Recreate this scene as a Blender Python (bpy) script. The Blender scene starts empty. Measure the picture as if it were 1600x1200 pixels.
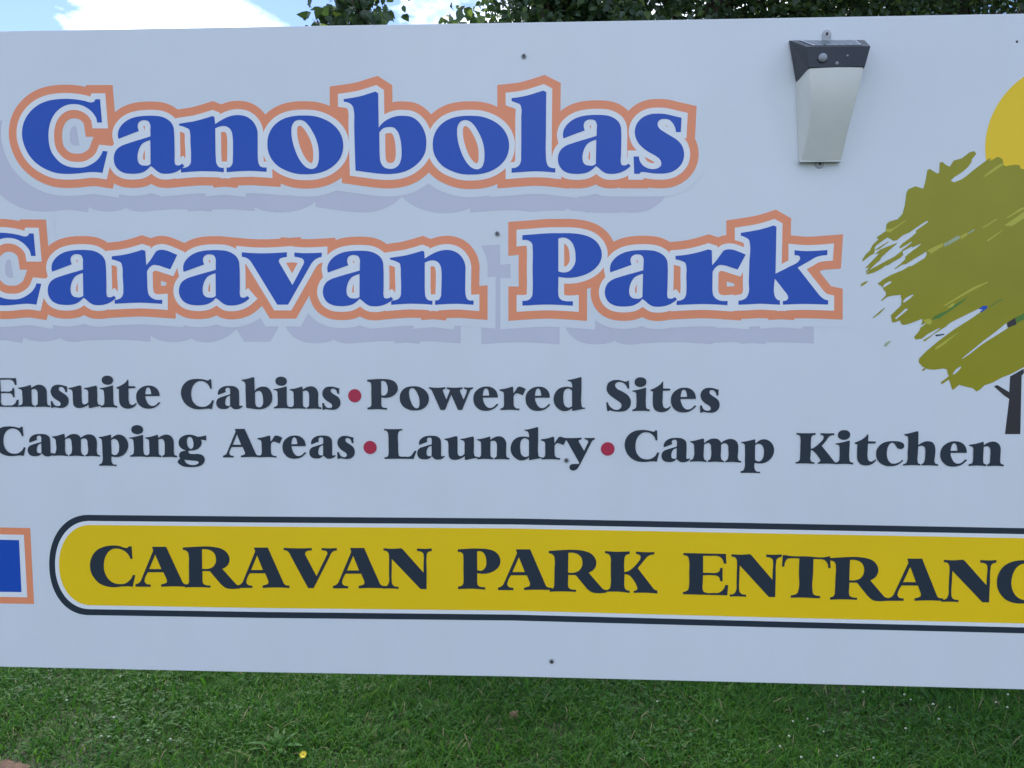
import bpy, bmesh, math, random
import numpy as np
from mathutils import Vector, Matrix
from mathutils.geometry import delaunay_2d_cdt

random.seed(7)
rng = np.random.default_rng(7)
sc = bpy.context.scene
C = sc.collection

# ------------------------------------------------------------------ camera
F = 1250.0                       # focal length in photo pixels (photo is 1600 x 1200)
D = 1.5                          # metres from the lens to the face of the sign
H = 1.45                         # eye height
Xc = Vector((26000, -118, F)).normalized()
Zc = Vector((-170, 20400, F)).normalized()
Zc = (Zc - Xc * Xc.dot(Zc) * 0.5).normalized()
Xc = (Xc - Zc * Zc.dot(Xc)).normalized()
Yc = Zc.cross(Xc)
R = Matrix((Xc, Yc, Zc))
cam_d = bpy.data.cameras.new('camera')
cam = bpy.data.objects.new('camera', cam_d)
C.objects.link(cam)
cam_d.sensor_width = 36.0
cam_d.lens = F / 1600 * 36
cam_d.clip_start = 0.05
cam_d.clip_end = 3000
CAM = Vector((0, -D, H))
cam.matrix_world = Matrix.Translation(CAM) @ R.to_4x4()
sc.camera = cam

# ------------------------------------------------------------------ sky
SUN_AZ = math.radians(-24)       # from +Y (behind the sign) towards -X
SUN_EL = math.radians(50)
world = bpy.data.worlds.new('World')
sc.world = world
world.use_nodes = True
nt = world.node_tree
N, L = nt.nodes, nt.links
N.clear()
out = N.new('ShaderNodeOutputWorld')
bg = N.new('ShaderNodeBackground')
bg.inputs['Strength'].default_value = 0.12
sky = N.new('ShaderNodeTexSky')
sky.sky_type = 'NISHITA'
sky.sun_disc = False
sky.sun_elevation = SUN_EL
sky.sun_rotation = SUN_AZ
sky.air_density = 1.0
sky.dust_density = 0.2
sky.ozone_density = 4.0
tc = N.new('ShaderNodeTexCoord')
mp = N.new('ShaderNodeMapping')
mp.inputs['Location'].default_value = (12.32, 15.07, 7.87)
mp.inputs['Scale'].default_value = (1, 1, 2.2)
nz = N.new('ShaderNodeTexNoise')
nz.inputs['Scale'].default_value = 3.2
nz.inputs['Detail'].default_value = 9
nz.inputs['Roughness'].default_value = 0.58
rp = N.new('ShaderNodeValToRGB')
rp.color_ramp.elements[0].position = 0.50
rp.color_ramp.elements[1].position = 0.60
mx = N.new('ShaderNodeMixRGB')
nz2 = N.new('ShaderNodeTexNoise')
nz2.inputs['Scale'].default_value = 9.0
nz2.inputs['Detail'].default_value = 6
rp2 = N.new('ShaderNodeValToRGB')
rp2.color_ramp.elements[0].position = 0.35
rp2.color_ramp.elements[0].color = (3.3, 3.9, 4.7, 1)
rp2.color_ramp.elements[1].position = 0.56
rp2.color_ramp.elements[1].color = (9.6, 10.2, 11.4, 1)
L.new(mp.outputs['Vector'], nz2.inputs['Vector'])
L.new(nz2.outputs['Fac'], rp2.inputs['Fac'])
L.new(rp2.outputs['Color'], mx.inputs['Color2'])
L.new(tc.outputs['Generated'], mp.inputs['Vector'])
L.new(mp.outputs['Vector'], nz.inputs['Vector'])
L.new(nz.outputs['Fac'], rp.inputs['Fac'])
L.new(rp.outputs['Color'], mx.inputs['Fac'])
tint = N.new('ShaderNodeMixRGB')
tint.blend_type = 'MULTIPLY'
tint.inputs['Fac'].default_value = 1.0
tint.inputs['Color2'].default_value = (0.60, 0.585, 0.66, 1)
L.new(sky.outputs['Color'], tint.inputs['Color1'])
L.new(tint.outputs['Color'], mx.inputs['Color1'])
L.new(mx.outputs['Color'], bg.inputs['Color'])
L.new(bg.outputs['Background'], out.inputs['Surface'])

# ------------------------------------------------------------------ sun
sd = bpy.data.lights.new('sun', 'SUN')
sd.energy = 1.5
sd.angle = math.radians(11)
sd.color = (1.0, 0.95, 0.87)
so = bpy.data.objects.new('sun', sd)
C.objects.link(so)
to_sun = Vector((math.sin(SUN_AZ) * math.cos(SUN_EL), math.cos(SUN_AZ) * math.cos(SUN_EL), math.sin(SUN_EL)))
so.rotation_euler = to_sun.to_track_quat('Z', 'Y').to_euler()
so.location = to_sun * 30

sc.view_settings.view_transform = 'Standard'
sc.view_settings.look = 'None'
sc.view_settings.gamma = 1.0
sc.view_settings.exposure = 1.40
sc.view_settings.use_curve_mapping = False

# ------------------------------------------------------------------ helpers
def ray(px, py):
    return R @ Vector((px - 800.0, -(py - 600.0), -F))

def on_sign(px, py, d=0.0):
    """the point of the sign's face (or d metres in front of it) seen at a point of the photo, as (x, z)"""
    v = ray(px, py)
    t = (D - d) / v.y
    return Vector((CAM.x + v.x * t, CAM.z + v.z * t))

def at_y(px, py, y):
    v = ray(px, py)
    t = (y + D) / v.y
    return Vector((CAM.x + v.x * t, y, CAM.z + v.z * t))

def on_ground(px, py, z=0.0):
    v = ray(px, py)
    t = (z - CAM.z) / v.z
    return Vector((CAM.x + v.x * t, CAM.y + v.y * t, z))

PXM = (on_sign(801, 600) - on_sign(800, 600)).length     # metres per photo pixel on the sign

def link(name, me, mat=None, parent=None, loc=None, smooth=False):
    o = bpy.data.objects.new(name, me)
    C.objects.link(o)
    if mat is not None:
        me.materials.append(mat)
    if smooth:
        me.polygons.foreach_set('use_smooth', [True] * len(me.polygons))
    if parent:
        o.parent = parent
    if loc is not None:
        o.location = loc
    return o

def tag(o, label=None, cat=None, group=None, kind=None):
    if label: o['label'] = label
    if cat: o['category'] = cat
    if group: o['group'] = group
    if kind: o['kind'] = kind
    return o

def empty(name, loc, label, cat, group=None):
    o = bpy.data.objects.new(name, None)
    C.objects.link(o)
    o.location = loc
    o.empty_display_size = 0.1
    return tag(o, label, cat, group)

# ------------------------------------------------------------------ materials
def mat(name, col, rough=0.5, spec=0.5, noise=0.0, nscale=20.0, bump=0.0, bscale=50.0, coat=0.0, transl=None, metallic=0.0, c2=None, coords='Object'):
    m = bpy.data.materials.new(name)
    m.use_nodes = True
    t = m.node_tree
    b = t.nodes['Principled BSDF']
    b.inputs['Base Color'].default_value = (*col, 1)
    b.inputs['Roughness'].default_value = rough
    b.inputs['Specular IOR Level'].default_value = spec
    b.inputs['Metallic'].default_value = metallic
    b.inputs['Coat Weight'].default_value = coat
    b.inputs['Coat Roughness'].default_value = 0.15
    co = t.nodes.new('ShaderNodeTexCoord')
    if noise or c2:
        n = t.nodes.new('ShaderNodeTexNoise')
        n.inputs['Scale'].default_value = nscale
        n.inputs['Detail'].default_value = 7
        n.inputs['Roughness'].default_value = 0.62
        t.links.new(co.outputs[coords], n.inputs['Vector'])
        r = t.nodes.new('ShaderNodeValToRGB')
        r.color_ramp.elements[0].position = 0.3
        r.color_ramp.elements[1].position = 0.7
        a = c2 if c2 else tuple(c * (1 - noise) for c in col)
        r.color_ramp.elements[0].color = (*a, 1)
        r.color_ramp.elements[1].color = (*col, 1)
        t.links.new(n.outputs['Fac'], r.inputs['Fac'])
        t.links.new(r.outputs['Color'], b.inputs['Base Color'])
    if bump:
        n2 = t.nodes.new('ShaderNodeTexNoise')
        n2.inputs['Scale'].default_value = bscale
        n2.inputs['Detail'].default_value = 4
        t.links.new(co.outputs[coords], n2.inputs['Vector'])
        bp = t.nodes.new('ShaderNodeBump')
        bp.inputs['Strength'].default_value = bump
        bp.inputs['Distance'].default_value = 0.01
        t.links.new(n2.outputs['Fac'], bp.inputs['Height'])
        t.links.new(bp.outputs['Normal'], b.inputs['Normal'])
    if transl:
        tr = t.nodes.new('ShaderNodeBsdfTranslucent')
        tr.inputs['Color'].default_value = (*transl[0], 1)
        ms = t.nodes.new('ShaderNodeMixShader')
        ms.inputs['Fac'].default_value = transl[1]
        t.links.new(b.outputs['BSDF'], ms.inputs[1])
        t.links.new(tr.outputs['BSDF'], ms.inputs[2])
        t.links.new(ms.outputs['Shader'], t.nodes['Material Output'].inputs['Surface'])
    return m

SR = 0.33     # gloss of the printed sheet
def ink(name, col, noise=0.06):
    return mat(name, col, rough=SR, spec=0.38, noise=noise, nscale=3.0, bump=0.03, bscale=6.0)
M_board = ink('board_white', (0.76, 0.79, 0.83), 0.05)
def weather(m, lo=0.93):
    t = m.node_tree
    b = t.nodes['Principled BSDF']
    src = b.inputs['Base Color'].links[0].from_socket
    co = t.nodes.new('ShaderNodeTexCoord')
    mpn = t.nodes.new('ShaderNodeMapping')
    mpn.inputs['Scale'].default_value = (9, 1, 2.6)
    n = t.nodes.new('ShaderNodeTexNoise'); n.inputs['Scale'].default_value = 1.0; n.inputs['Detail'].default_value = 5
    n2 = t.nodes.new('ShaderNodeTexNoise'); n2.inputs['Scale'].default_value = 260; n2.inputs['Detail'].default_value = 2
    rr = t.nodes.new('ShaderNodeValToRGB')
    rr.color_ramp.elements[0].position = 0.30; rr.color_ramp.elements[0].color = (lo, lo, lo * 0.985, 1)
    rr.color_ramp.elements[1].position = 0.62; rr.color_ramp.elements[1].color = (1, 1, 1, 1)
    r3 = t.nodes.new('ShaderNodeValToRGB')
    r3.color_ramp.elements[0].position = 0.20; r3.color_ramp.elements[0].color = (0.72, 0.70, 0.66, 1)
    r3.color_ramp.elements[1].position = 0.25; r3.color_ramp.elements[1].color = (1, 1, 1, 1)
    t.links.new(co.outputs['Object'], mpn.inputs['Vector']); t.links.new(mpn.outputs['Vector'], n.inputs['Vector'])
    t.links.new(co.outputs['Object'], n2.inputs['Vector'])
    t.links.new(n.outputs['Fac'], rr.inputs['Fac']); t.links.new(n2.outputs['Fac'], r3.inputs['Fac'])
    prev = src
    for q in (rr, r3):
        mm = t.nodes.new('ShaderNodeMixRGB'); mm.blend_type = 'MULTIPLY'; mm.inputs['Fac'].default_value = 1
        t.links.new(prev, mm.inputs['Color1']); t.links.new(q.outputs['Color'], mm.inputs['Color2'])
        prev = mm.outputs['Color']
    t.links.new(prev, b.inputs['Base Color'])
weather(M_board, 0.985)
M_halo = ink('vinyl_white', (0.86, 0.87, 0.88), 0.03)
M_orange = ink('vinyl_orange', (0.95, 0.32, 0.155))
M_blue = ink('vinyl_blue', (0.009, 0.082, 0.48))
M_shadow = ink('vinyl_lavender_grey', (0.63, 0.62, 0.71))
M_dark = ink('vinyl_charcoal', (0.025, 0.037, 0.056))
M_red = ink('vinyl_red', (0.50, 0.030, 0.075))
M_yellow = ink('vinyl_yellow', (0.97, 0.64, 0.010))
M_olive = ink('vinyl_olive', (0.36, 0.325, 0.006), 0.20)
M_olive_l = ink('vinyl_light_olive', (0.52, 0.49, 0.05))
M_olive_g = ink('vinyl_grey_green', (0.42, 0.48, 0.28))
M_green = ink('vinyl_green', (0.09, 0.22, 0.03))
M_trunk = ink('vinyl_trunk', (0.036, 0.032, 0.038))
M_edge = mat('board_edge', (0.42, 0.43, 0.45), 0.5)
M_steel = mat('galvanised_steel', (0.42, 0.43, 0.44), 0.45, metallic=0.8, noise=0.25, nscale=30)
M_screw = mat('screw_zinc', (0.50, 0.51, 0.53), 0.45, metallic=0.35, noise=0.3, nscale=300)
M_head = mat('screw_head_dark', (0.10, 0.10, 0.11), 0.4, metallic=0.6, noise=0.3, nscale=400)
M_black = mat('lamp_dark_plastic', (0.016, 0.021, 0.030), 0.28, noise=0.25, nscale=120, bump=0.04, bscale=900)
M_cell = mat('solar_cell', (0.085, 0.115, 0.140), 0.16, spec=0.9, noise=0.3, nscale=80)
M_cellline = mat('solar_cell_line', (0.62, 0.64, 0.66), 0.3)
M_clear = mat('lamp_white_plastic', (0.66, 0.67, 0.67), 0.35)
M_diff = mat('lamp_diffuser', (0.80, 0.79, 0.73), 0.30, noise=0.10, nscale=14, c2=(0.73, 0.73, 0.68), transl=((0.7, 0.7, 0.66), 0.08))
M_tab = mat('tab_plastic', (0.40, 0.42, 0.44), 0.4)
M_lens = mat('sensor_lens', (0.30, 0.32, 0.36), 0.25)
M_hole = mat('dark_hole', (0.02, 0.02, 0.022), 0.6)

# ------------------------------------------------------------------ outlines
def parse(s, ox, oy, k):
    pts = []
    for tkn in s.split():
        cnr = tkn.endswith('*')
        x, y = tkn.rstrip('*').split(',')
        pts.append((ox + float(x) / k, oy + float(y) / k, cnr))
    return pts

def curve(pts, sub=5):
    """closed outline: Catmull-Rom through smooth points, broken at corners"""
    n = len(pts)
    P = [Vector((p[0], p[1])) for p in pts]
    cn = [p[2] for p in pts]
    res = []
    for i in range(n):
        a, b = P[i], P[(i + 1) % n]
        ca, cb = cn[i], cn[(i + 1) % n]
        if ca and cb:
            res.append(a)
            continue
        p0 = P[(i - 1) % n] if not ca else None
        p3 = P[(i + 2) % n] if not cb else None
        ln = (b - a).length
        def tan(pm, p, pp):
            l1, l2 = (p - pm).length, (pp - p).length
            if l1 < 1e-6 or l2 < 1e-6: return (pp - pm) * 0.5
            d = ((p - pm) / l1 * l2 + (pp - p) / l2 * l1) / (l1 + l2)
            return d * ln
        ta = tan(p0, a, b) if p0 is not None else None
        tb = tan(a, b, p3) if p3 is not None else None
        if ta is None: ta = (b - a) * 1.5 - tb * 0.5
        if tb is None: tb = (b - a) * 1.5 - ta * 0.5
        s = max(2, min(sub, int(ln / 1.2) + 1))
        for k in range(s):
            t = k / s
            h = (2*t**3 - 3*t**2 + 1, t**3 - 2*t**2 + t, -2*t**3 + 3*t**2, t**3 - t**2)
            res.append(a * h[0] + ta * h[1] + b * h[2] + tb * h[3])
    return res

def area(p):
    return 0.5 * sum(p[i].x * p[(i+1) % len(p)].y - p[(i+1) % len(p)].x * p[i].y for i in range(len(p)))

def orient(p, ccw=True):
    return p if (area(p) > 0) == ccw else p[::-1]

def offset(p, d, limit=3.2):
    """outward mitred offset of a CCW outline (holes are CW and shrink)"""
    q = [p[0]]
    for a in p[1:]:
        if (a - q[-1]).length > 1e-5: q.append(a)
    if (q[0] - q[-1]).length < 1e-5: q.pop()
    n = len(q)
    res = []
    for i in range(n):
        a, b, c = q[i-1], q[i], q[(i+1) % n]
        e1, e2 = (b - a).normalized(), (c - b).normalized()
        n1, n2 = Vector((e1.y, -e1.x)), Vector((e2.y, -e2.x))
        cr = e1.x * e2.y - e1.y * e2.x
        if cr >= 0:
            m = n1 + n2
            l2 = m.length_squared
            if l2 > 4 / limit ** 2:
                res.append(b + m * (2 * d / l2))
            else:
                res.append(b + n1 * d + e1 * d * 0.6)
                res.append(b + n2 * d - e2 * d * 0.6)
        else:
            res += [b + n1 * d, b.copy(), b + n2 * d]
    return res

def fill(polys, cut=(), y=0.0):
    """triangles of the region where the winding of polys is positive and that of cut is zero"""
    vs, es, seg, segc = [], [], [], []
    for grp, store in ((polys, seg), (cut, segc)):
        for p in grp:
            b = len(vs)
            vs += p
            es += [(b + i, b + (i + 1) % len(p)) for i in range(len(p))]
            store += [(p[i].x, p[i].y, p[(i+1) % len(p)].x, p[(i+1) % len(p)].y) for i in range(len(p))]
    V, _, T, *_ = delaunay_2d_cdt(vs, es, [], 0, 1e-6)
    V = np.array([(v.x, v.y) for v in V])
    T = np.array([t for t in T if len(t) == 3])
    cen = V[T].mean(axis=1)
    def wind(segs):
        w = np.zeros(len(cen), int)
        s_ = np.array(segs)
        s_ = s_[s_[:, 1] != s_[:, 3]]
        # bin the segments in height so that each triangle meets few of them
        lo, hi = np.minimum(s_[:, 1], s_[:, 3]), np.maximum(s_[:, 1], s_[:, 3])
        order = np.argsort(cen[:, 1])
        for blk in np.array_split(order, max(1, len(order) // 150)):
            if not len(blk): continue
            cy, cx = cen[blk, 1][:, None], cen[blk, 0][:, None]
            t = s_[(hi > cy.min()) & (lo <= cy.max())]
            if not len(t): continue
            x0, y0, x1, y1 = (t[:, i][None] for i in range(4))
            m = (cy >= np.minimum(y0, y1)) & (cy < np.maximum(y0, y1)) & (x0 + (cy - y0) * (x1 - x0) / (y1 - y0) > cx)
            w[blk] = (m * np.sign(y1 - y0)).sum(axis=1).astype(int)
        return w
    keep = wind(seg) > 0
    if segc:
        keep &= wind(segc) == 0
    T = T[keep]
    used = np.unique(T)
    rm = np.zeros(len(V), int); rm[used] = np.arange(len(used))
    V = V[used]; T = rm[T]
    return [(float(v[0]), y, float(v[1])) for v in V], [tuple(int(i) for i in t) for t in T]

def sheet(name, polys, m, lift, parent, cut=(), label=None, origin=None):
    vs, fs = fill(polys, cut, -lift)
    # faces look towards the camera (-Y)
    fs2 = []
    for a, b, c in fs:
        ax, _, az = vs[a]; bx, _, bz = vs[b]; cx, _, cz = vs[c]
        s = (bx-ax)*(cz-az) - (cx-ax)*(bz-az)
        fs2.append((a, b, c) if s > 0 else (a, c, b))
    me = bpy.data.meshes.new(name)
    px, pz = (parent.location.x, parent.location.z) if parent else (0, 0)
    me.from_pydata([(v[0]-px, v[1], v[2]-pz) for v in vs], [], fs2)
    o = link(name, me, m, parent)
    if label: o['label'] = label
    return o

G = {}
def glyph(ch, ox, oy, k, *outs, holes=()):
    """outlines digitised from one letter, kept in sign metres scaled to a unit box"""
    o = [[on_sign(p.x, p.y) for p in curve(parse(s, ox, oy, k))] for s in outs]
    h = [[on_sign(p.x, p.y) for p in curve(parse(s, ox, oy, k))] for s in holes]
    allp = [p for q in o for p in q]
    x0, x1 = min(p.x for p in allp), max(p.x for p in allp)
    y0, y1 = min(p.y for p in allp), max(p.y for p in allp)
    u = lambda p: Vector(((p.x - x0) / (x1 - x0), (p.y - y0) / (y1 - y0)))
    G[ch] = ([orient([u(p) for p in q]) for q in o], [orient([u(p) for p in q], False) for q in h])

glyph('C', 20, 140, 8, "1030,122* 1088,122* 1112,414* 1052,414* 1040,360 995,290 925,230 850,195 775,183 690,190 610,225 540,285 485,375 455,480 448,580 458,690 485,780 540,860 610,925 700,965 800,978 900,970 990,930 1060,875 1100,820 1122,768* 1182,774* 1118,1044* 1050,1035 980,1033 900,1040 790,1052 670,1056 540,1043 430,1005 320,940 220,840 155,720 122,600 122,500 150,390 215,285 310,200 430,145 560,122 680,117 790,125 890,142 985,162 1010,155")
glyph('a', 860, 160, 9.229, "187,522* 180,470 192,400 225,340 290,275 390,220 500,192 620,182 730,182 840,195 925,232 985,285 1015,350 1022,430 1022,600 1018,780 1015,850 1030,905 1065,912 1098,905 1128,885* 1158,922* 1100,970 1010,1015 890,1035 800,1025 740,990 690,945 655,920* 600,975 530,1015 440,1033 350,1035 250,1020 170,975 125,910 108,840 118,750 155,680 220,630 330,588 450,550 560,518 666,485* 668,400 668,310 645,265 595,248 535,255 495,285 480,330 484,370 497,405*",
      holes=("662,540* 600,560 540,595 495,660 468,740 462,810 475,870 510,905 560,915 620,912 655,890*",))
glyph('n', 600, 370, 10, "100,330* 200,315 330,295 460,262 600,220* 630,232* 640,340* 720,290 820,240 920,212 1000,208 1090,225 1180,280 1240,360 1270,450 1272,560 1270,700 1270,860 1280,935 1310,985 1350,998 1398,998* 1398,1065* 1300,1058 1180,1050 1100,1050 950,1055 800,1066* 800,995* 850,990 885,945 895,850 900,700 898,540 885,460 845,400 780,372 710,378 640,405* 640,620 642,850 650,930 680,980 715,998 758,998* 758,1066* 650,1055 520,1050 400,1048 260,1055 118,1066* 118,1000* 165,995 225,975 262,930 270,850 266,600 262,470 250,420 200,390 100,358*")
glyph('o', 410, 160, 9.229, "620,190 760,200 900,245 1030,325 1120,430 1165,550 1168,680 1130,800 1050,900 930,980 790,1025 650,1038 500,1030 360,990 230,920 140,825 90,720 75,610 85,500 130,390 220,290 340,225 480,195",
      holes=("540,252 600,268 660,320 720,410 775,520 810,640 820,760 810,870 780,935 720,962 650,945 590,895 530,810 480,700 440,570 422,440 430,340 470,275",))
glyph('b', 530, 130, 7.5, "60,185* 160,170 260,150 350,122 430,97* 462,118* 468,520* 520,460 600,410 680,385 760,382 850,395 930,450 985,530 1018,630 1022,720 1005,820 960,900 890,970 800,1025 700,1055 600,1066 480,1062 340,1045 197,1025* 190,800 182,500 178,320 165,270 130,235 60,215*",
      holes=("475,578* 520,530 580,515 640,520 690,570 720,660 733,780 730,880 700,960 650,998 590,1005 530,985 490,925 480,850 477,720",))
glyph('l', 790, 130, 7.5, "68,178* 170,165 280,140 370,112 440,90* 476,108* 474,300 472,600 472,850 480,930 500,975 540,995 582,998* 582,1050* 480,1040 340,1035 200,1042 68,1052* 68,998* 120,990 160,960 178,915 180,850 182,600 182,400 182,290 165,250 130,235 68,212*")
glyph('s', 980, 160, 9.23, "785,222* 775,430* 705,430* 690,360 650,290 600,250 540,240 480,250 445,285 443,340 475,385 540,430 640,490 730,550 790,620 818,700 820,790 790,880 730,950 650,1000 550,1025 450,1028 330,1018 240,1005 195,1008 180,1030* 100,1030* 92,780* 168,780* 185,850 230,910 300,950 380,962 450,945 490,905 490,860 460,810 390,760 300,710 220,650 150,570 115,480 112,390 145,300 220,220 320,175 440,162 560,170 680,198")
glyph('r', 160, 370, 10, "160,305* 300,290 430,265 540,235 635,205* 685,222* 700,445* 760,370 820,280 860,225 930,205 1010,215 1090,245 1182,285* 1075,510* 980,480 880,448 800,445 750,480 710,545* 715,700 722,840 735,900 770,945 830,978 948,985* 948,1050* 800,1040 600,1032 400,1038 205,1048* 205,985* 260,978 310,950 335,900 340,820 330,620 322,460 305,410 250,380 160,355*")
glyph('v', 370, 380, 10.667, "95,145* 250,158 480,163 700,155 845,145* 845,225* 780,235 730,255 712,290 735,345* 938,695* 1120,350* 1130,295 1105,255 1050,235 970,222* 970,150* 1100,160 1250,160 1425,152* 1425,220* 1380,235 1320,265 1250,340* 865,1025* 685,1025* 270,340* 210,265 150,232 95,222*")
glyph('P', 800, 350, 8.573, "138,150* 300,138 480,125 650,123 800,125 950,145 1070,190 1150,260 1195,350 1202,430 1175,520 1110,600 1010,665 880,708 760,722 620,708* 620,800 619,920 630,985 665,1020 730,1035 815,1035* 815,1095* 650,1085 480,1080 300,1085 138,1095* 138,1030* 200,1025 245,1000 270,960 275,900 275,600 275,320 270,270 245,235 200,215 138,215*",
      holes=("620,195* 680,182 740,195 800,245 835,320 850,420 845,520 810,590 750,640 690,650 620,635*",))
glyph('k', 1140, 340, 8, "145,190* 260,172 400,145 560,97* 592,115* 580,700* 760,610 870,545 888,515 880,485 818,470* 818,408* 950,418 1090,415 1232,405* 1228,468* 1160,475 1100,490 1000,545 858,625* 1110,945* 1150,990 1190,1020 1240,1035* 1240,1088* 1100,1083 950,1080 800,1083 672,1090* 672,1042* 715,1035 738,1010 730,970 690,915 572,765* 562,850 562,940 580,1000 610,1030 635,1035* 635,1090* 500,1082 370,1078 240,1085 115,1090* 115,1040* 170,1028 215,1000 240,950 245,800 252,560 258,330 245,275 200,245 145,225*")
glyph('u', 100, 580, 16, "132,415* 220,400 310,375 400,350* 438,365* 445,520 450,700 460,780 490,822 540,825 580,805 615,770* 610,600 605,500 590,470 550,450 510,440* 510,415* 600,405 700,380 810,358* 825,400* 832,600 840,780 855,820 890,840 930,838* 930,865* 840,880 740,900 650,918 625,910* 622,830* 560,870 480,905 380,918 300,900 255,855 240,780 230,600 222,510 205,470 170,450 132,440*")
glyph('i', 940, 585, 18.46, "882,465* 980,450 1080,430 1180,405 1270,380* 1285,390* 1280,600 1278,880 1290,960 1330,1000 1388,1005* 1388,1062* 1300,1052 1130,1047 1000,1050 885,1057* 885,1010* 950,990 990,950 1000,880 1000,620 995,550 975,515 930,500 882,490*",
      "1120,82 1210,98 1275,150 1293,222 1270,295 1205,345 1120,362 1035,345 968,295 948,222 968,150 1035,98")
glyph('t', 1230, 640, 4.324, "455,222* 500,203 528,183 543,165* 548,168* 546,213* 598,215* 598,228* 545,230* 543,275 542,320 550,345 565,352 585,345 597,335* 602,342* 580,365 550,377 515,377 485,362 473,340 470,300 473,235* 455,230*")
glyph('e', 200, 590, 20, "990,575* 980,490 940,390 860,305 760,258 640,245 520,262 410,315 320,400 270,510 262,620 285,740 350,850 450,930 560,965 670,970 770,955 860,920 940,860 1012,785* 965,758* 920,810 860,860 780,885 700,870 630,810 580,720 550,640 545,578*",
      holes=("540,518* 555,400 580,330 630,300 680,330 710,400 730,515*",))
glyph('w', 660, 590, 17.78, "188,265* 400,283 640,265* 640,312* 600,325 570,345 575,380* 670,610* 760,385* 765,350 740,330 680,318* 680,270* 900,283 1120,268* 1120,318* 1080,325 1048,350 1050,390* 1150,612* 1235,395* 1238,355 1215,330 1160,318* 1160,268* 1280,280 1408,268* 1408,310* 1370,325 1335,355 1310,400* 1108,895* 990,895* 805,475* 632,895* 505,895* 285,400* 260,350 230,320 188,310*")
glyph('d', 850, 580, 17.14, "635,235* 740,220 850,195 980,158* 1005,170* 1004,500 1003,890 1015,950 1045,975 1100,972* 1105,1002* 950,1030 770,1062* 755,1055* 752,990* 680,1040 590,1068 490,1062 390,1010 310,930 265,830 258,730 285,610 350,510 450,445 560,420 660,420 755,440* 745,330 720,285 635,262*",
      holes=("752,530* 710,485 650,465 590,480 540,540 518,640 520,780 535,880 580,945 650,975 752,940*",))
glyph('S', 940, 585, 18.46, "728,200* 760,175* 790,172* 800,405* 755,405* 720,330 660,260 580,220 500,212 430,235 390,290 400,350 450,410 550,465 650,520 740,580 810,660 845,750 845,850 810,950 740,1020 650,1060 540,1075 420,1070 310,1050 220,1030* 205,1062* 165,1062* 130,808* 180,802* 210,880 270,950 350,1005 430,1020 510,1005 565,950 578,880 550,820 480,765 370,690 260,610 190,540 150,450 150,350 190,250 280,185 390,155 520,160 620,185 680,200")
glyph('m', 1070, 680, 10.667, "88,98* 160,88 230,70 300,50* 320,62* 322,130* 380,85 430,60 490,52 550,62 590,95 608,122* 650,90 700,68 760,58 820,70 870,110 890,170 890,260 885,380 900,415 940,430* 938,455* 800,442 674,448* 674,425* 710,405 725,360 725,230 720,170 700,140 660,130 606,155* 603,260 602,370 615,405 652,425* 652,448* 520,438 384,445* 384,420* 420,400 437,350 438,220 432,160 410,130 370,130 320,155* 317,260 315,360 330,405 362,418* 362,445* 220,432 85,440* 85,415* 130,395 150,350 155,200 150,150 130,130 90,112*")
glyph('p', 1070, 680, 10.667, "945,110* 1020,100 1090,85 1165,65* 1175,75* 1178,140* 1230,95 1290,68 1350,68 1410,95 1460,150 1485,220 1480,300 1440,380 1380,435 1310,465 1240,470 1165,460* 1165,560 1185,595 1252,605* 1252,632* 1090,625 932,628* 932,600* 975,585 995,545 1003,400 1003,200 1000,155 975,135 945,125*",
      holes=("1172,170* 1210,145 1250,145 1290,170 1315,230 1318,300 1300,380 1265,425 1220,435 1170,405*",))
glyph('g', 270, 670, 17.14, "910,172* 910,312* 850,295 760,290* 785,340 780,410 740,480 670,540 580,572 500,580 425,585* 418,615 440,650 540,670 700,672 790,695 850,750 872,820 850,900 780,970 680,1010 540,1025 400,1022 270,1000 180,950 130,890 150,830 200,795* 172,750 170,680 200,625 270,595 360,580* 270,545 190,480 155,400 160,310 210,230 300,180 400,155 500,155 600,180 680,208 720,208 800,195",
      holes=("450,208 505,230 545,310 560,420 545,500 490,535 430,500 390,420 380,320 400,240", "310,828* 420,838 540,850 650,860 700,885 695,925 640,955 540,968 430,950 350,900"))
glyph('A', 200, 845, 15, "550,135* 880,135* 1240,920* 1290,1000 1330,1018 1400,1020* 1400,1080* 1050,1068 765,1078* 765,1022* 830,1005 890,980 900,920* 820,735* 455,735* 385,880 375,950 410,1000 520,1025* 520,1078* 165,1078* 165,1018* 225,1000 275,960 310,890* 580,225*",
      holes=("625,315* 770,660* 485,660*",))
glyph('L', 595, 660, 17.14, "95,172* 330,180 578,172* 578,210* 520,220 480,260 465,330 470,600 478,830 490,890 540,910 640,912 770,910 810,890 850,840 905,755* 960,755* 878,975* 500,970 105,972* 105,930* 170,920 205,880 215,820 212,600 205,330 190,260 160,225 95,212*")
glyph('y', 870, 675, 17.14, "160,152* 400,158 665,150* 665,195* 620,205 590,220 590,260* 730,500* 840,270* 835,235 800,205 745,190* 745,152* 880,158 1015,152* 1015,200* 970,215 930,260* 760,600 595,910 550,980 490,1020 430,1032 370,1010 340,960 345,905 385,865 440,855 580,855* 600,820* 275,240* 230,200 160,185*")
glyph('K', 1235, 665, 16, "155,180* 390,188 632,180* 632,228* 570,240 530,280 520,340 515,575* 580,555 660,500 750,420 820,340 840,280 820,245 755,230* 755,185* 930,190 1103,188* 1103,232* 1020,245 960,285 900,370 785,500* 1090,880* 1130,915 1180,920* 1180,955* 900,945 690,950* 690,915* 740,895 752,865 700,770 610,660 560,620 515,605* 508,740 505,850 530,895 605,910* 605,950* 380,940 135,945* 135,905* 190,895 230,860 245,750 252,540 255,320 245,260 210,230 155,222*")
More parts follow.
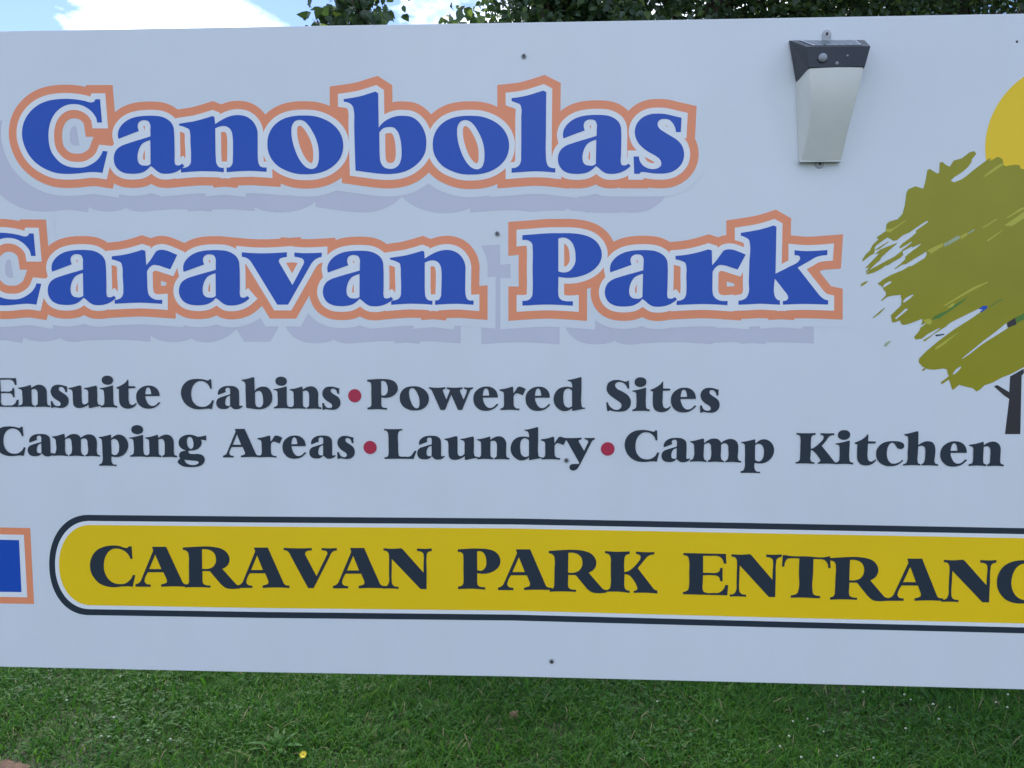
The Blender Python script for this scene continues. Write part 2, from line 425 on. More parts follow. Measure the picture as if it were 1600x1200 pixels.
glyph('K2', 940, 855, 15, "80,92* 350,110 660,100* 660,160* 590,180 545,230 535,300 535,580* 640,550 760,460 860,350 915,260 910,205 870,175 808,165* 808,105* 1020,120 1240,118* 1240,170* 1150,185 1080,220 1000,310 850,490* 1230,975* 1310,1010* 1310,1075* 1020,1055 755,1062* 755,1010* 810,1000 840,970 825,900 740,750 640,650 540,625* 536,770 535,900 560,970 600,1000 660,1008* 660,1062* 400,1032 200,1030 60,1042* 60,995* 150,985 195,950 212,880 215,600 215,400 215,250 190,190 150,160 80,145*")
glyph('c', 1365, 665, 14.545, "655,770* 662,795* 590,860 500,905 380,920 260,910 160,860 80,770 52,660 65,550 130,450 230,380 350,352 480,348 600,365 670,405 690,460 665,510 600,530 540,510 500,460 460,400 420,385 370,405 320,480 295,600 300,700 330,790 390,850 460,862 540,845")
glyph('h', 1365, 665, 14.545, "700,195* 800,175 900,150 1000,122* 1025,135* 1020,440* 1090,395 1170,360 1260,352 1340,375 1390,440 1410,540 1400,700 1392,820 1410,855 1470,870* 1470,910* 1280,898 1095,900* 1095,868* 1140,845 1165,790 1180,650 1180,540 1165,480 1130,460 1080,458 1020,475* 1010,640 1005,800 1020,850 1068,868* 1068,900* 880,893 675,905* 675,870* 740,850 770,790 780,600 790,290 785,255 750,230 700,210*")
glyph('C2', 130, 845, 15, "1070,125* 1135,125* 1155,420* 1105,420* 1070,340 1000,260 900,200 800,178 690,190 590,260 520,380 490,520 495,680 540,810 620,920 720,985 850,1010 970,1000 1070,940 1130,870 1160,798* 1220,800* 1160,1075* 1050,1065 900,1070 750,1085 640,1080 500,1050 380,990 270,880 195,750 165,600 180,450 240,310 340,205 460,145 600,112 740,105 860,120 960,155 1040,165*")
glyph('R', 280, 845, 13.333, "90,138* 280,125 480,115 650,118 800,140 920,185 1000,260 1040,350 1035,440 990,520 895,580* 1160,880* 1200,915 1250,925* 1260,985* 1080,995 980,980 900,930 800,820 640,628* 490,625* 491,730 492,830 510,890 560,915 655,925* 655,970* 450,960 280,960 130,966* 130,915* 180,905 210,870 215,780 213,520 210,300 195,240 160,205 90,185*",
      holes=("480,175* 570,175 670,205 735,265 765,360 755,460 700,540 620,575 485,578*",))
glyph('V', 435, 845, 15, "135,160* 460,172 795,165* 795,222* 710,230 650,260 640,320* 905,825* 1130,360* 1160,290 1140,240 1090,225 1025,220* 1025,165* 1200,172 1380,165* 1380,225* 1300,240 1250,290 1210,370* 838,1105* 708,1105* 300,350* 250,260 200,225 135,215*")
glyph('N', 590, 850, 15, "135,95* 350,106 550,92* 590,120* 1080,665* 1083,450 1085,280 1070,210 1020,175 925,160* 925,100* 1100,108 1275,100* 1275,160* 1200,180 1165,215 1155,280 1155,600 1155,1050* 1010,1050* 330,345* 328,600 328,850 340,930 380,975 490,995* 490,1045* 300,1035 120,1040* 120,990* 190,985 230,960 260,900 265,700 265,500 265,300 255,220 220,170 135,150*")
glyph('E', 1055, 855, 15, "195,138* 650,150 1190,160* 1200,385* 1140,385* 1110,290 1060,235 990,210 820,206 655,205* 655,595* 800,597 970,595 1030,565 1060,480* 1112,485* 1112,795* 1055,790* 1035,710 980,665 900,655 655,655* 648,820 645,970 670,1035 730,1058 900,1062 1020,1058 1100,1010 1150,950 1175,878* 1242,880* 1222,1118* 700,1105 185,1092* 185,1040* 250,1025 310,980 325,900 330,600 325,300 305,230 260,200 195,190*")
glyph('T', 1210, 860, 15, "190,112* 260,115 330,128 750,142 1200,155 1240,145 1290,140* 1305,415* 1250,415* 1230,310 1180,240 1100,212 1000,207 905,205* 897,500 885,940 905,1020 960,1045 1058,1055* 1058,1112* 900,1105 700,1095 375,1098* 375,1042* 450,1030 530,990 555,920 565,500 575,190* 460,187 370,188 300,200 250,260 225,380* 170,380*")

def place(ch, xl, xr, yt, yb):
    """outlines of a letter on the sign, in sign metres, from its extent in the photo"""
    xm, ym = (xl + xr) / 2, (yt + yb) / 2
    L_, R_ = on_sign(xl, ym).x, on_sign(xr, ym).x
    T_, B_ = on_sign(xm, yt).y, on_sign(xm, yb).y
    sl = (on_sign(xr, ym).y - on_sign(xl, ym).y) / (R_ - L_)      # running direction of the row
    # rows follow the board, whose lower edge drops slightly to the right
    k = ROWK
    outs, hol = G[ch]
    f = lambda p: Vector((L_ + p.x * (R_ - L_), B_ + p.y * (T_ - B_) + k * (p.x - 0.5) * (R_ - L_)))
    return [[f(p) for p in q] for q in outs] + [[f(p) for p in q] for q in hol]
ROWK = 0.0

# ------------------------------------------------------------------ the sign board
sign = empty('sign_board', (on_sign(800, 600).x, 0, 0),
             'large white caravan park sign board with blue and orange heading above the grass', 'sign')
SX, SZ = sign.location.x, sign.location.z

def lerp_px(tab, x):
    for i in range(len(tab) - 1):
        if x <= tab[i+1][0] or i == len(tab) - 2:
            (x0, y0), (x1, y1) = tab[i], tab[i+1]
            return y0 + (y1 - y0) * (x - x0) / (x1 - x0)
topt = [(0, 48.5), (500, 40), (900, 33.6), (1600, 21)]
bott = [(0, 1042), (400, 1050.5), (800, 1057.3), (1200, 1067.3), (1600, 1077.5)]
def bez(tab, x): return on_sign(x, lerp_px(tab, x))
tl, tr = bez(topt, 0), bez(topt, 1600)
bl, br = bez(bott, 0), bez(bott, 1600)
XL, XR = on_sign(-560, 600).x, on_sign(2130, 600).x
def ext(a, b, x): return Vector((x, a.y + (b.y - a.y) * (x - a.x) / (b.x - a.x)))
top = [ext(tl, bez(topt, 500), XL)] + [bez(topt, x) for x in (0, 500, 900, 1600)] + [ext(bez(topt, 900), tr, XR)]
bot = [ext(bl, br, XL)] + [bez(bott, x) for x in (0, 400, 800, 1200, 1600)] + [ext(bl, br, XR)]
outline = bot + top[::-1]
me = bpy.data.meshes.new('panel')
n = len(outline)
TH = 0.022
vs = [(p.x - SX, 0, p.y - SZ) for p in outline] + [(p.x - SX, TH, p.y - SZ) for p in outline]
fs = [tuple(range(n)), tuple(range(2*n - 1, n - 1, -1))] + [(i, i + n, (i+1) % n + n, (i+1) % n) for i in range(n)]
me.from_pydata(vs, [], fs)
panel = link('panel', me, M_board, sign)
bv = panel.modifiers.new('bevel', 'BEVEL'); bv.width = 0.0012; bv.segments = 2
# back frame and posts
def box(name, x0, x1, y0, y1, z0, z1, m, parent, bevel=0.003):
    bm = bmesh.new()
    bmesh.ops.create_cube(bm, size=1)
    for v in bm.verts:
        v.co = Vector((x0 + (v.co.x + .5) * (x1 - x0), y0 + (v.co.y + .5) * (y1 - y0), z0 + (v.co.z + .5) * (z1 - z0)))
    if bevel: bmesh.ops.bevel(bm, geom=bm.edges[:], offset=bevel, segments=2, affect='EDGES')
    me = bpy.data.meshes.new(name)
    bm.to_mesh(me); bm.free()
    return link(name, me, m, parent)
zb, zt = max(p.y for p in bot), min(p.y for p in top)
for x in (XL + 0.12, XR - 0.12):
    box('post', x - SX - .04, x - SX + .04, TH + .034, TH + .114, -0.3, zt - .02, M_steel, sign)
for z in (zb + 0.12, (zb + zt) / 2, zt - 0.14):
    box('rail', XL - SX + .03, XR - SX - .03, TH + .002, TH + .032, z, z + .04, M_steel, sign)

# ---- heading words: printed shadow, white border, orange band, white band, blue letters
row1 = [('C', 35, 167.8, 154.6, 272), ('a', 177.5, 287.5, 181, 272), ('n', 281, 416, 180.3, 269.5), ('o', 418.1, 536.6, 180.6, 272.5),
        ('b', 538, 666.2, 143, 272.2), ('o', 676.3, 795.5, 181, 273), ('l', 799.1, 867.7, 142, 270.3), ('a', 871.7, 985.5, 179.7, 272.2),
        ('s', 990, 1069, 177.6, 271.6)]
row2 = [('C', -64, 64, 363.7, 477.2), ('a', 74.3, 180.5, 390.5, 477), ('r', 176, 278.2, 390.3, 475), ('a', 279.3, 389.5, 390.8, 477.5),
        ('v', 378.9, 503.6, 393.6, 476.1), ('a', 504.3, 614, 391.8, 478.8), ('n', 610, 739.8, 390.8, 476.6),
        ('P', 816.1, 940.2, 364.3, 477.7), ('a', 945, 1058, 390.8, 479.5), ('r', 1055, 1164.4, 389.6, 477), ('k', 1154.4, 1295, 352.1, 476.3)]
IN, OR, HA = 9.0 * PXM, 21.8 * PXM, 34.3 * PXM
SH = (on_sign(800 - 42, 600 + 36) - on_sign(800, 600))
for row in (row1, row2):
    letters = [place(*r) for r in row]
    allp = [p for l in letters for p in l]
    orp = [offset(p, OR) for p in allp]
    sheet('printed_shadow', [[q + SH for q in p] for p in orp], M_shadow, 0.0002, sign, label='pale lavender shadow print behind a heading word')
    sheet('white_border', [offset(p, HA) for p in allp], M_board, 0.0004, sign)
    sheet('orange_outline', orp, M_orange, 0.0006, sign, label='orange outline band round a heading word')
    sheet('white_outline', [offset(p, IN) for p in allp], M_halo, 0.0008, sign)
    for i_, ((ch, *_), l) in enumerate(zip(row, letters)):
        sheet('letter', l, M_blue, 0.0010 + 0.0002 * (i_ % 2), sign, label='large blue heading letter ' + ch)

# ---- the two lines of dark text
line1 = [('E', -20, 29, 590.2, 635.8), ('n', 29.2, 78.2, 601, 636), ('s', 79.2, 107.3, 601, 637.3), ('u', 108.3, 158.1, 601.9, 637.4),
         ('i', 156.6, 182.8, 586.8, 636.9), ('t', 182.8, 213.6, 592.9, 638.4), ('e', 213.1, 250.6, 602.3, 638.5),
         ('C', 283.1, 334.3, 591.8, 639.4), ('a', 337.9, 379.3, 602.8, 639.4), ('b', 378.2, 425.6, 589, 639.4), ('i', 427.5, 454, 588.4, 638.4),
         ('n', 452.8, 502.1, 603.4, 639), ('s', 503.4, 532, 603.8, 640.3),
         ('P', 574.1, 621.9, 592, 640), ('o', 624.7, 670.3, 603.4, 641.3), ('w', 670.6, 739.2, 604.7, 640.3), ('e', 739.6, 778.8, 603.8, 641.8),
         ('r', 780.9, 821.6, 604, 640.9), ('e', 821.2, 860, 604, 642), ('d', 865, 914.5, 589, 642.3),
         ('S', 947, 985.8, 593.4, 643.2), ('i', 987.8, 1015.2, 589.4, 642.5), ('t', 1016.3, 1048.5, 595.9, 644), ('e', 1048.1, 1088, 605.6, 644.3),
         ('s', 1093.7, 1124.4, 605.8, 644.8)]
line2 = [('C', -10, 40, 666, 712.5), ('a', 43.5, 84.4, 677.8, 713), ('m', 82, 156.2, 677.8, 713.4), ('p', 154.7, 201, 678.8, 728),
         ('i', 202.5, 230, 664.1, 714), ('n', 227.4, 276.6, 678.8, 714.4), ('g', 277.6, 323.1, 679, 729.8),
         ('A', 348.2, 406, 669.9, 714.7), ('r', 402.8, 441.6, 680.3, 714.8), ('e', 441.6, 478.7, 680.3, 716.6), ('a', 483.4, 524.6, 680.3, 716.6),
         ('s', 526.9, 554.4, 680.8, 717),
         ('L', 600.5, 651, 670, 716.9), ('a', 651.9, 695, 680.6, 718), ('u', 694.6, 746.6, 681.2, 718.5), ('n', 745.3, 795.9, 681.5, 717.8),
         ('d', 797.8, 846.9, 667, 719.3), ('r', 845.6, 885, 682.1, 718.1), ('y', 879.3, 929.2, 683.8, 735.2),
         ('C', 976, 1030, 671.6, 721.6), ('a', 1033.6, 1078.5, 684, 722.2), ('m', 1078, 1158.2, 684.9, 722.6), ('p', 1157.4, 1209.2, 686.1, 739.2),
         ('K', 1243.4, 1308.7, 676.3, 724.7), ('i', 1305, 1333.4, 671.8, 725.5), ('t', 1335.2, 1369.2, 678.2, 727.2), ('c', 1368.6, 1412.4, 689, 728.3),
         ('h', 1411.4, 1466, 673.4, 727.6), ('e', 1468.9, 1511, 689.3, 729), ('n', 1513.3, 1568.1, 689.7, 728.3)]
line3 = [('C2', 141, 211.3, 852, 917.3), ('A', 211, 294, 854, 917), ('R', 286.8, 374.8, 853.6, 919.6), ('A', 370.5, 452, 855.2, 918.8),
         ('V', 444, 527, 855.7, 918.7), ('A', 520, 602.5, 855.8, 919.5), ('N', 598, 675, 856.3, 920),
         ('P', 715.5, 782, 856.8, 920.8), ('A', 778, 862, 858, 922.3), ('R', 857.5, 947.5, 858.8, 926.2), ('K2', 944, 1027.3, 861, 926.7),
         ('E', 1067.3, 1137.8, 864, 929.5), ('N', 1140.5, 1220.5, 865.5, 932.5), ('T', 1221.3, 1297.3, 867.3, 934.3),
         ('R', 1296, 1388, 870, 938.8), ('A', 1387.5, 1474, 872.5, 939), ('N', 1471.5, 1555.5, 874.3, 940.7), ('C2', 1557.1, 1631, 875, 942.7),
         ('E', 1636, 1712, 878, 944.5)]
for k, (row, kk) in enumerate(((line1, -0.003), (line2, -0.007), (line3, 0.0))):
    for i_, (ch, *b) in enumerate(row):
        sheet('letter', place(ch, *b), M_dark, 0.0010 + 0.0002 * (i_ % 2), sign, label='dark charcoal letter ' + ch[0] + (' on the yellow entrance band' if k == 2 else ' of the facilities text'))
for x, y, r in ((554.4, 618.2, 10.5), (578.4, 699, 10.5), (949.5, 701.3, 10.6)):
    c = on_sign(x, y)
    sheet('bullet_dot', [[c + Vector((math.cos(a), math.sin(a))) * r * PXM * 1.0 for a in [i * math.tau / 40 for i in range(40)]]], M_red, 0.0010, sign, label='small crimson dot')

# ---- entrance band (rounded bar): dark rim, white line, yellow field
Tt = [(76, 803.9), (140, 804.5), (400, 807), (800, 810), (1200, 817.7), (1600, 825.2), (1820, 829.3)]
Bt = [(76, 960), (150, 961.3), (400, 965.3), (800, 969.5), (1200, 980), (1600, 989.6), (1820, 995)]
def band(inset, m, lift, name):
    pts = []
    x0 = 76 + inset
    rx = 62 - inset * 0.75
    cx = x0 + rx
    t0, b0 = lerp_px(Tt, cx) + inset, lerp_px(Bt, cx) - inset
    cy, ry = (t0 + b0) / 2, (b0 - t0) / 2
    for i in range(41):
        a = math.pi / 2 + math.pi * i / 40
        c, s = math.cos(a), math.sin(a)
        c = math.copysign(abs(c) ** 0.93, c); s = math.copysign(abs(s) ** 0.95, s)
        pts.append((cx + rx * c + 3 * (1 - s) / 2 * 0.6, cy - ry * s))
    for x in (400, 600, 800, 1000, 1200, 1400, 1600, 1740): pts.append((x, lerp_px(Bt, x) - inset))
    cyr = (lerp_px(Tt, 1740) + lerp_px(Bt, 1740)) / 2
    ryr = (lerp_px(Bt, 1740) - lerp_px(Tt, 1740)) / 2 - inset
    for i in range(1, 24):
        a = -math.pi / 2 + math.pi * i / 24
        pts.append((1740 + (66 - inset) * math.cos(a), cyr - ryr * math.sin(a)))
    for x in (1740, 1600, 1400, 1200, 1000, 800, 600, 400): pts.append((x, lerp_px(Tt, x) + inset))
    sheet(name, [orient([on_sign(*p) for p in pts])], m, lift, sign)
band(0, M_dark, 0.0002, 'entrance_band_rim')
band(9.4, M_halo, 0.0004, 'entrance_band_line')
band(15.6, M_yellow, 0.0006, 'entrance_band')

# ---- blue panel cut by the left edge of the view
def quad(name, pts, m, lift, label=None):
    sheet(name, [orient([on_sign(*p) for p in pts])], m, lift, sign, label=label)
quad('panel_frame', [(-330, 818), (47.2, 825), (53.3, 943.6), (-322, 938)], M_orange, 0.0002, 'orange frame of the blue box')
quad('panel_inset', [(-320, 828.5), (37.5, 835.6), (42.8, 933.2), (-313, 928)], M_halo, 0.0004)
quad('blue_box', [(-312, 837), (30, 843.8), (33.9, 925), (-306, 920)], M_blue, 0.0006, 'solid blue box left of the yellow band')

# ---- sun and tree emblem
c = on_sign(1673.8, 226); r = (on_sign(1673.8 + 135.8, 226) - c).length
sheet('sun_emblem', [[c + Vector((math.cos(a), math.sin(a) * 0.985)) * r for a in [i * math.tau / 120 for i in range(120)]]], M_yellow, 0.0002, sign)
def zz(s, ox, oy, k): return [(ox + float(a.split(',')[0]) / k, oy + float(a.split(',')[1]) / k) for a in s.split()]
ZC, ZD, ZE, ZF, ZH = (1340, 340, 8.571), (1340, 440, 8.571), (1430, 440, 6.667), (1470, 220, 9.231), (1480, 290, 10)
main = zz("1525,240 1522,236 1515,238 1502.5,247.5 1490,251 1483.8,260.5 1477.5,257.5 1472.5,253 1468,254 1467.5,270 1463.8,270.8 1452.5,264 1448.8,266 1446,282.5 1442.5,295 1430,291 1418.8,296 1416,302 1413.8,320 1410,334 1402.5,342.5 1390,346 1385,350", 0, 0, 1)
main += zz("375,180 420,270 480,312 530,300 600,240 700,195 850,90 930,42 945,58 780,175 785,200 720,260 600,345 555,400 575,412 650,365 720,322 730,330 650,395 590,435 605,450 730,385 735,400 840,350 845,362 740,440 640,520 635,560 560,630 490,685 500,690 590,635 650,620 780,540 920,455 925,490 900,540 720,650 690,650 610,700 500,745 430,775 350,820 265,885 335,930 345,965 380,1000 375,1045 310,1110 320,1118 400,1060 470,1045 580,1035 575,1065 588,1085 585,1150", *ZC)
main += zz("580,320 445,450 460,545 500,545 565,520 580,560 600,578 640,578 700,560 860,500 865,530 830,650 800,690 755,740 775,775 850,765", *ZD)
main += zz("60,600 92,620 260,500 380,420 560,330 660,282 700,290 690,310 560,400 400,500 240,620 120,720 40,800 35,840 75,885 130,912 200,918 290,905 330,915 335,950 350,985 265,1050 275,1070 350,1020 365,1060 385,1125 400,1125 455,1075 530,1095 600,1110 640,1145 680,1120 720,1080 800,1055 900,1000 990,965 1133,890", *ZE)
main += [(1625, 560), (1660, 566), (1700, 552), (1730, 560), (1770, 530), (1800, 500), (1790, 470), (1830, 430), (1815, 380), (1835, 340), (1800, 310), (1770, 262), (1740, 270), (1700, 232), (1680, 250), (1640, 238), (1620, 262)]
main += zz("1200,410 1150,400 1135,350 1070,345 990,355 930,368 905,345 890,270 850,240 815,230 760,265 710,290 715,255 700,250 620,310 540,370 460,430 380,500 300,555 190,600 140,575 200,520 310,450 390,380 440,310 445,270 505,195", *ZF)
streaks = [zz("375,180 250,268 280,290 200,365 165,440 110,490 65,560 65,590 160,515 225,478 230,400 245,375 400,265 470,300 540,180", *ZC),
           zz("235,430 280,400 410,318 418,325 290,420 240,440", *ZC),
           zz("95,680 300,470 410,385 520,340 525,350 430,430 320,530 300,570 240,620 180,680 120,735 105,730 155,665", *ZC),
           zz("230,490 300,430 420,380 300,480", *ZC),
           zz("105,730 180,690 290,630 380,580 480,530 560,470 600,440 610,500 570,540 480,590 400,640 380,640 310,690 220,735 130,760 110,750 160,715", *ZC),
           zz("40,925 45,890 90,860 145,848 110,885", *ZC),
           zz("200,490 215,470 300,395 355,352 367,355 300,425 210,492", *ZD),
           zz("890,795 1000,700 1200,575 1200,590 1010,712 900,800", *ZD),
           zz("860,1200 870,1170 915,1150 900,1185", *ZD)]
cuts = [zz("340,920 360,890 420,855 455,852 440,880 350,935", *ZC), zz("605,1125 640,1080 735,1028 748,1035 700,1085 620,1140", *ZC),
        zz("500,490 640,362 670,362 672,375 570,460 515,505", *ZD), zz("825,600 905,555 915,562 850,612", *ZD),
        zz("485,800 700,625 840,520 950,430 958,470 970,480 850,555 700,650 560,760 490,805", *ZE),
        zz("390,960 420,915 470,882 478,895 440,940 400,970", *ZE),
        zz("60,600 130,545 250,482 262,485 180,550 80,612", *ZE)]
def S(p): return orient([on_sign(*q) for q in p])
sheet('tree_emblem_crown', [S(main)] + [S(s) for s in streaks], M_olive, 0.0004, sign, cut=[S(c) for c in cuts], label='olive brush-stroke crown of the tree emblem')
light = [zz("610,520 700,440 800,365 890,320 905,345 820,400 720,470 620,525", *ZF), zz("300,245 500,120 600,60 750,0 760,8 620,80 420,190 310,255", *ZE),
         zz("930,440 1040,385 1140,340 1150,375 1050,440 980,485", *ZC), zz("205,785 310,730 320,770 210,845", *ZH), zz("545,655 650,590 760,520 780,528 640,620 560,665", *ZH),
         zz("615,860 740,770 870,690 880,692 760,780 640,870", *ZH), zz("920,500 1050,420 1150,350 1200,340 1200,362 1100,420 940,510", *ZH),
         zz("890,625 1000,545 1100,480 1200,400 1400,290 1400,400 1200,510 1010,635 930,632", *ZH),
         zz("205,690 260,650 460,518 400,570 290,665 210,710", *ZE), zz("80,400 150,385 175,410 160,450 110,440", *ZE),
         zz("380,150 460,150 640,35 650,42 480,160 440,200 380,190", *ZC), zz("330,270 390,225 415,228 390,262 340,275", *ZE)]
for p in light: sheet('tree_emblem_streak', [S(p)], M_olive_l, 0.0006, sign)
grey = [zz("0,880 150,785 200,795 190,830 0,940", *ZH), zz("-55,905 5,872 5,935 -50,960", *ZH), zz("330,735 410,680 432,695 320,765", *ZH), zz("350,860 370,820 435,790 440,800 390,860 370,872", *ZD)]
for p in grey: sheet('tree_emblem_streak', [S(p)], M_olive_g, 0.0007, sign)
sheet('tree_emblem_patch', [S(zz("955,430 1040,375 1055,445 965,480", *ZE))], M_trunk, 0.0006, sign)
sheet('tree_emblem_patch', [S(zz("1045,372 1133,330 1250,270 1250,330 1133,392 1057,432", *ZE))], M_green, 0.0006, sign)
sheet('tree_emblem_patch', [S(zz("660,285 700,255 745,250 752,275 690,320 672,312 705,292 690,288", *ZE))], M_blue, 0.0006, sign)
sheet('tree_emblem_patch', [S(zz("1040,712 1155,698 1163,712 1045,735", *ZD))], M_dark, 0.0006, sign)
sheet('tree_emblem_patch', [S(zz("170,400 200,360 260,330 340,300 420,235 560,150 470,230 340,320 250,380", *ZE))], M_green, 0.0006, sign)
sheet('tree_emblem_patch', [S(zz("760,262 860,205 915,172 910,185 800,250", *ZE))], M_green, 0.0006, sign)
sheet('tree_emblem_trunk', [S(zz("835,838 855,830 925,872 930,780 1010,735 1012,760 998,775 990,1118 900,1118 925,912 895,892", 1330, 380, 3.748))], M_trunk, 0.0003, sign)

# ---- screws
def lathe(name, prof, seg, m, parent, loc, smooth=True):
    """prof: (radius, distance towards the viewer); axis -Y"""
    vs, fs = [], []
    for r_, h in prof:
        for i in range(seg):
            a = math.tau * i / seg
            vs.append((r_ * math.cos(a), -h, r_ * math.sin(a)))
    for j in range(len(prof) - 1):
        for i in range(seg):
            a, b = j * seg + i, j * seg + (i + 1) % seg
            fs.append((a, b, b + seg, a + seg))
    fs.append(tuple(range((len(prof) - 1) * seg, len(prof) * seg)))
    me = bpy.data.meshes.new(name)
    me.from_pydata(vs, [], fs)
    o = link(name, me, m, parent, loc, smooth)
    return o
for x, y in ((818.5, 88), (777, 365), (885, 718.8), (862, 1033), (-320, 380), (1900, 400), (-300, 1010), (1880, 1040)):
    p = on_sign(x, y)
    w = lathe('screw', [(0.0052, 0), (0.0052, 0.0010), (0.0047, 0.0014), (0.0036, 0.0016)], 20, M_screw, sign, (p.x - SX, 0, p.y - SZ), False)
    h = lathe('screw_head', [(0.0029, 0.0016), (0.0029, 0.0040), (0.0025, 0.0046), (0.0013, 0.0046), (0.0011, 0.0032), (0.0002, 0.0032)], 6, M_head, w, (0, 0, 0), False)

p = on_sign(1589, 65)
lathe('rivet', [(0.0022, 0), (0.0021, 0.0006), (0.0012, 0.0010)], 14, M_head, sign, (p.x - SX, 0, p.y - SZ))

# ------------------------------------------------------------------ solar lamp on the sign
def P3(px, py, d):
    p = on_sign(px, py, d)
    return Vector((p.x, -d, p.y))
lc = P3(1290, 257, 0.0)
lamp = empty('solar_wall_lamp', lc, 'small solar wall lamp with black cap and milky diffuser screwed to the white sign', 'lamp')
def lmesh(name, vs, fs, m, smooth=False, bevel=0, parent=lamp):
    me = bpy.data.meshes.new(name)
    base = lamp.location
    me.from_pydata([tuple(v - base) for v in vs], [], fs)
    bm = bmesh.new(); bm.from_mesh(me); bmesh.ops.recalc_face_normals(bm, faces=bm.faces[:])
    bm.to_mesh(me); bm.free()
    o = link(name, me, m, parent, smooth=smooth)
    if bevel:
        b = o.modifiers.new('bevel', 'BEVEL'); b.width = bevel; b.segments = 2; b.limit_method = 'ANGLE'
    return o
d0, dF = 0.002, 0.056
# cap: hexahedral hood, open slope towards the diffuser
cap_v = [P3(1232, 63, d0), P3(1351, 62.3, d0), P3(1360.5, 72, dF), P3(1261, 72.8, dF),
         P3(1243.5, 129.5, d0), P3(1337, 128.5, d0), P3(1351.5, 104.5, dF), P3(1262.5, 106.3, dF)]
lmesh('cap', cap_v, [(0, 1, 2, 3), (3, 2, 6, 7), (0, 3, 7, 4), (1, 5, 6, 2), (4, 7, 6, 5), (0, 4, 5, 1)], M_black, bevel=0.0012)
# solar cell let into the sloping top
a, b, c_, e = cap_v[0], cap_v[1], cap_v[2], cap_v[3]
nrm = (b - a).cross(e - a).normalized()
if nrm.z < 0: nrm = -nrm
def top_pt(u, v): return a.lerp(b, u).lerp(e.lerp(c_, u), v) + nrm * 0.0008
def top_quad(name, u0, u1, v0, v1, m, up=0.0, parent=lamp):
    q = [top_pt(u, v) + nrm * up for u, v in ((u0, v0), (u1, v0), (u1, v1), (u0, v1))]
    q2 = [p - nrm * 0.0012 for p in q]
    return lmesh(name, q + q2, [(0, 1, 2, 3), (4, 7, 6, 5), (0, 4, 5, 1), (1, 5, 6, 2), (2, 6, 7, 3), (3, 7, 4, 0)], m, parent=parent)
cell = top_quad('solar_cell', 0.12, 0.88, 0.10, 0.90, M_cell)
for u in (0.135, 0.855): top_quad('cell_border', u, u + 0.012, 0.11, 0.89, M_cellline, 0.0005)
for i in range(7): top_quad('cell_line', 0.155 + i * 0.113, 0.157 + i * 0.113, 0.12, 0.88, M_cellline, 0.0003)
# diffuser: loft of trapezoid sections from under the cap down to the foot
secs = []
prof = [(104.0, 0.0545, 1263.0, 1350.5, 1241.5, 1338.5), (118, 0.0540, 1264.2, 1348.0, 1242.8, 1336), (135, 0.0525, 1265.2, 1344.0, 1243.6, 1333),
        (155, 0.0490, 1265.6, 1338.4, 1244.4, 1330), (175, 0.0440, 1265.0, 1333.0, 1245.2, 1326), (195, 0.0375, 1263.4, 1327.6, 1245.9, 1322),
        (215, 0.0300, 1260.4, 1322.4, 1246.5, 1318), (233, 0.0225, 1256.4, 1317.8, 1247.2, 1315), (244, 0.0180, 1253.2, 1315.4, 1247.8, 1313), (251, 0.0150, 1250.8, 1314, 1248.4, 1312)]
vs = []
for y, d, xl, xr, bxl, bxr in prof:
    yb_ = y + (600 - y) * 0.0 - (d / D) * (600 - y) * 0.0
    row = [P3(bxl, y + 1.5, 0.001)]
    f1, f2 = P3(xl, y, d), P3(xr, y, d)
    bL, bR = P3(bxl, y + 1.5, 0.001), P3(bxr, y + 1.5, 0.001)
    # small rounding at the two front corners
    row += [f1.lerp(bL, 0.10), f1.lerp(bL, 0.03).lerp(f2, 0.012), f1.lerp(f2, 0.045)]
    mid = [f1.lerp(f2, t) + Vector((0, -0.0012 * math.sin(math.pi * t), 0)) for t in (0.25, 0.5, 0.75)]
    row += mid
    row += [f2.lerp(f1, 0.045), f2.lerp(bR, 0.03).lerp(f1, 0.012), f2.lerp(bR, 0.10), bR]
    vs += row
m_ = 11
fs = []
for j in range(len(prof) - 1):
    for i in range(m_ - 1):
        q = j * m_ + i
        fs.append((q, q + 1, q + m_ + 1, q + m_))
fs.append(tuple(range(m_)))
fs.append(tuple(range((len(prof) - 1) * m_, len(prof) * m_)))
for j in range(len(prof) - 1):
    fs.append((j * m_, (j + 1) * m_, (j + 1) * m_ + m_ - 1, j * m_ + m_ - 1))
df = lmesh('diffuser', vs, fs, M_diff, smooth=False)
for p in df.data.polygons: p.use_smooth = len(p.vertices) == 4
sm = df.modifiers.new('edges', 'EDGE_SPLIT'); sm.split_angle = math.radians(40)
# foot rim
fv = [P3(1247.5, 250.5, 0.0), P3(1250.2, 250.8, 0.0155), P3(1314.8, 250.2, 0.0155), P3(1313.5, 250, 0.0),
      P3(1247.8, 253.4, 0.0), P3(1250.6, 253.0, 0.0155), P3(1314.4, 252.4, 0.0155), P3(1313.0, 252.6, 0.0)]
lmesh('foot_rim', fv, [(0, 1, 2, 3), (4, 7, 6, 5), (0, 4, 5, 1), (1, 5, 6, 2), (2, 6, 7, 3), (3, 7, 4, 0)], M_clear)
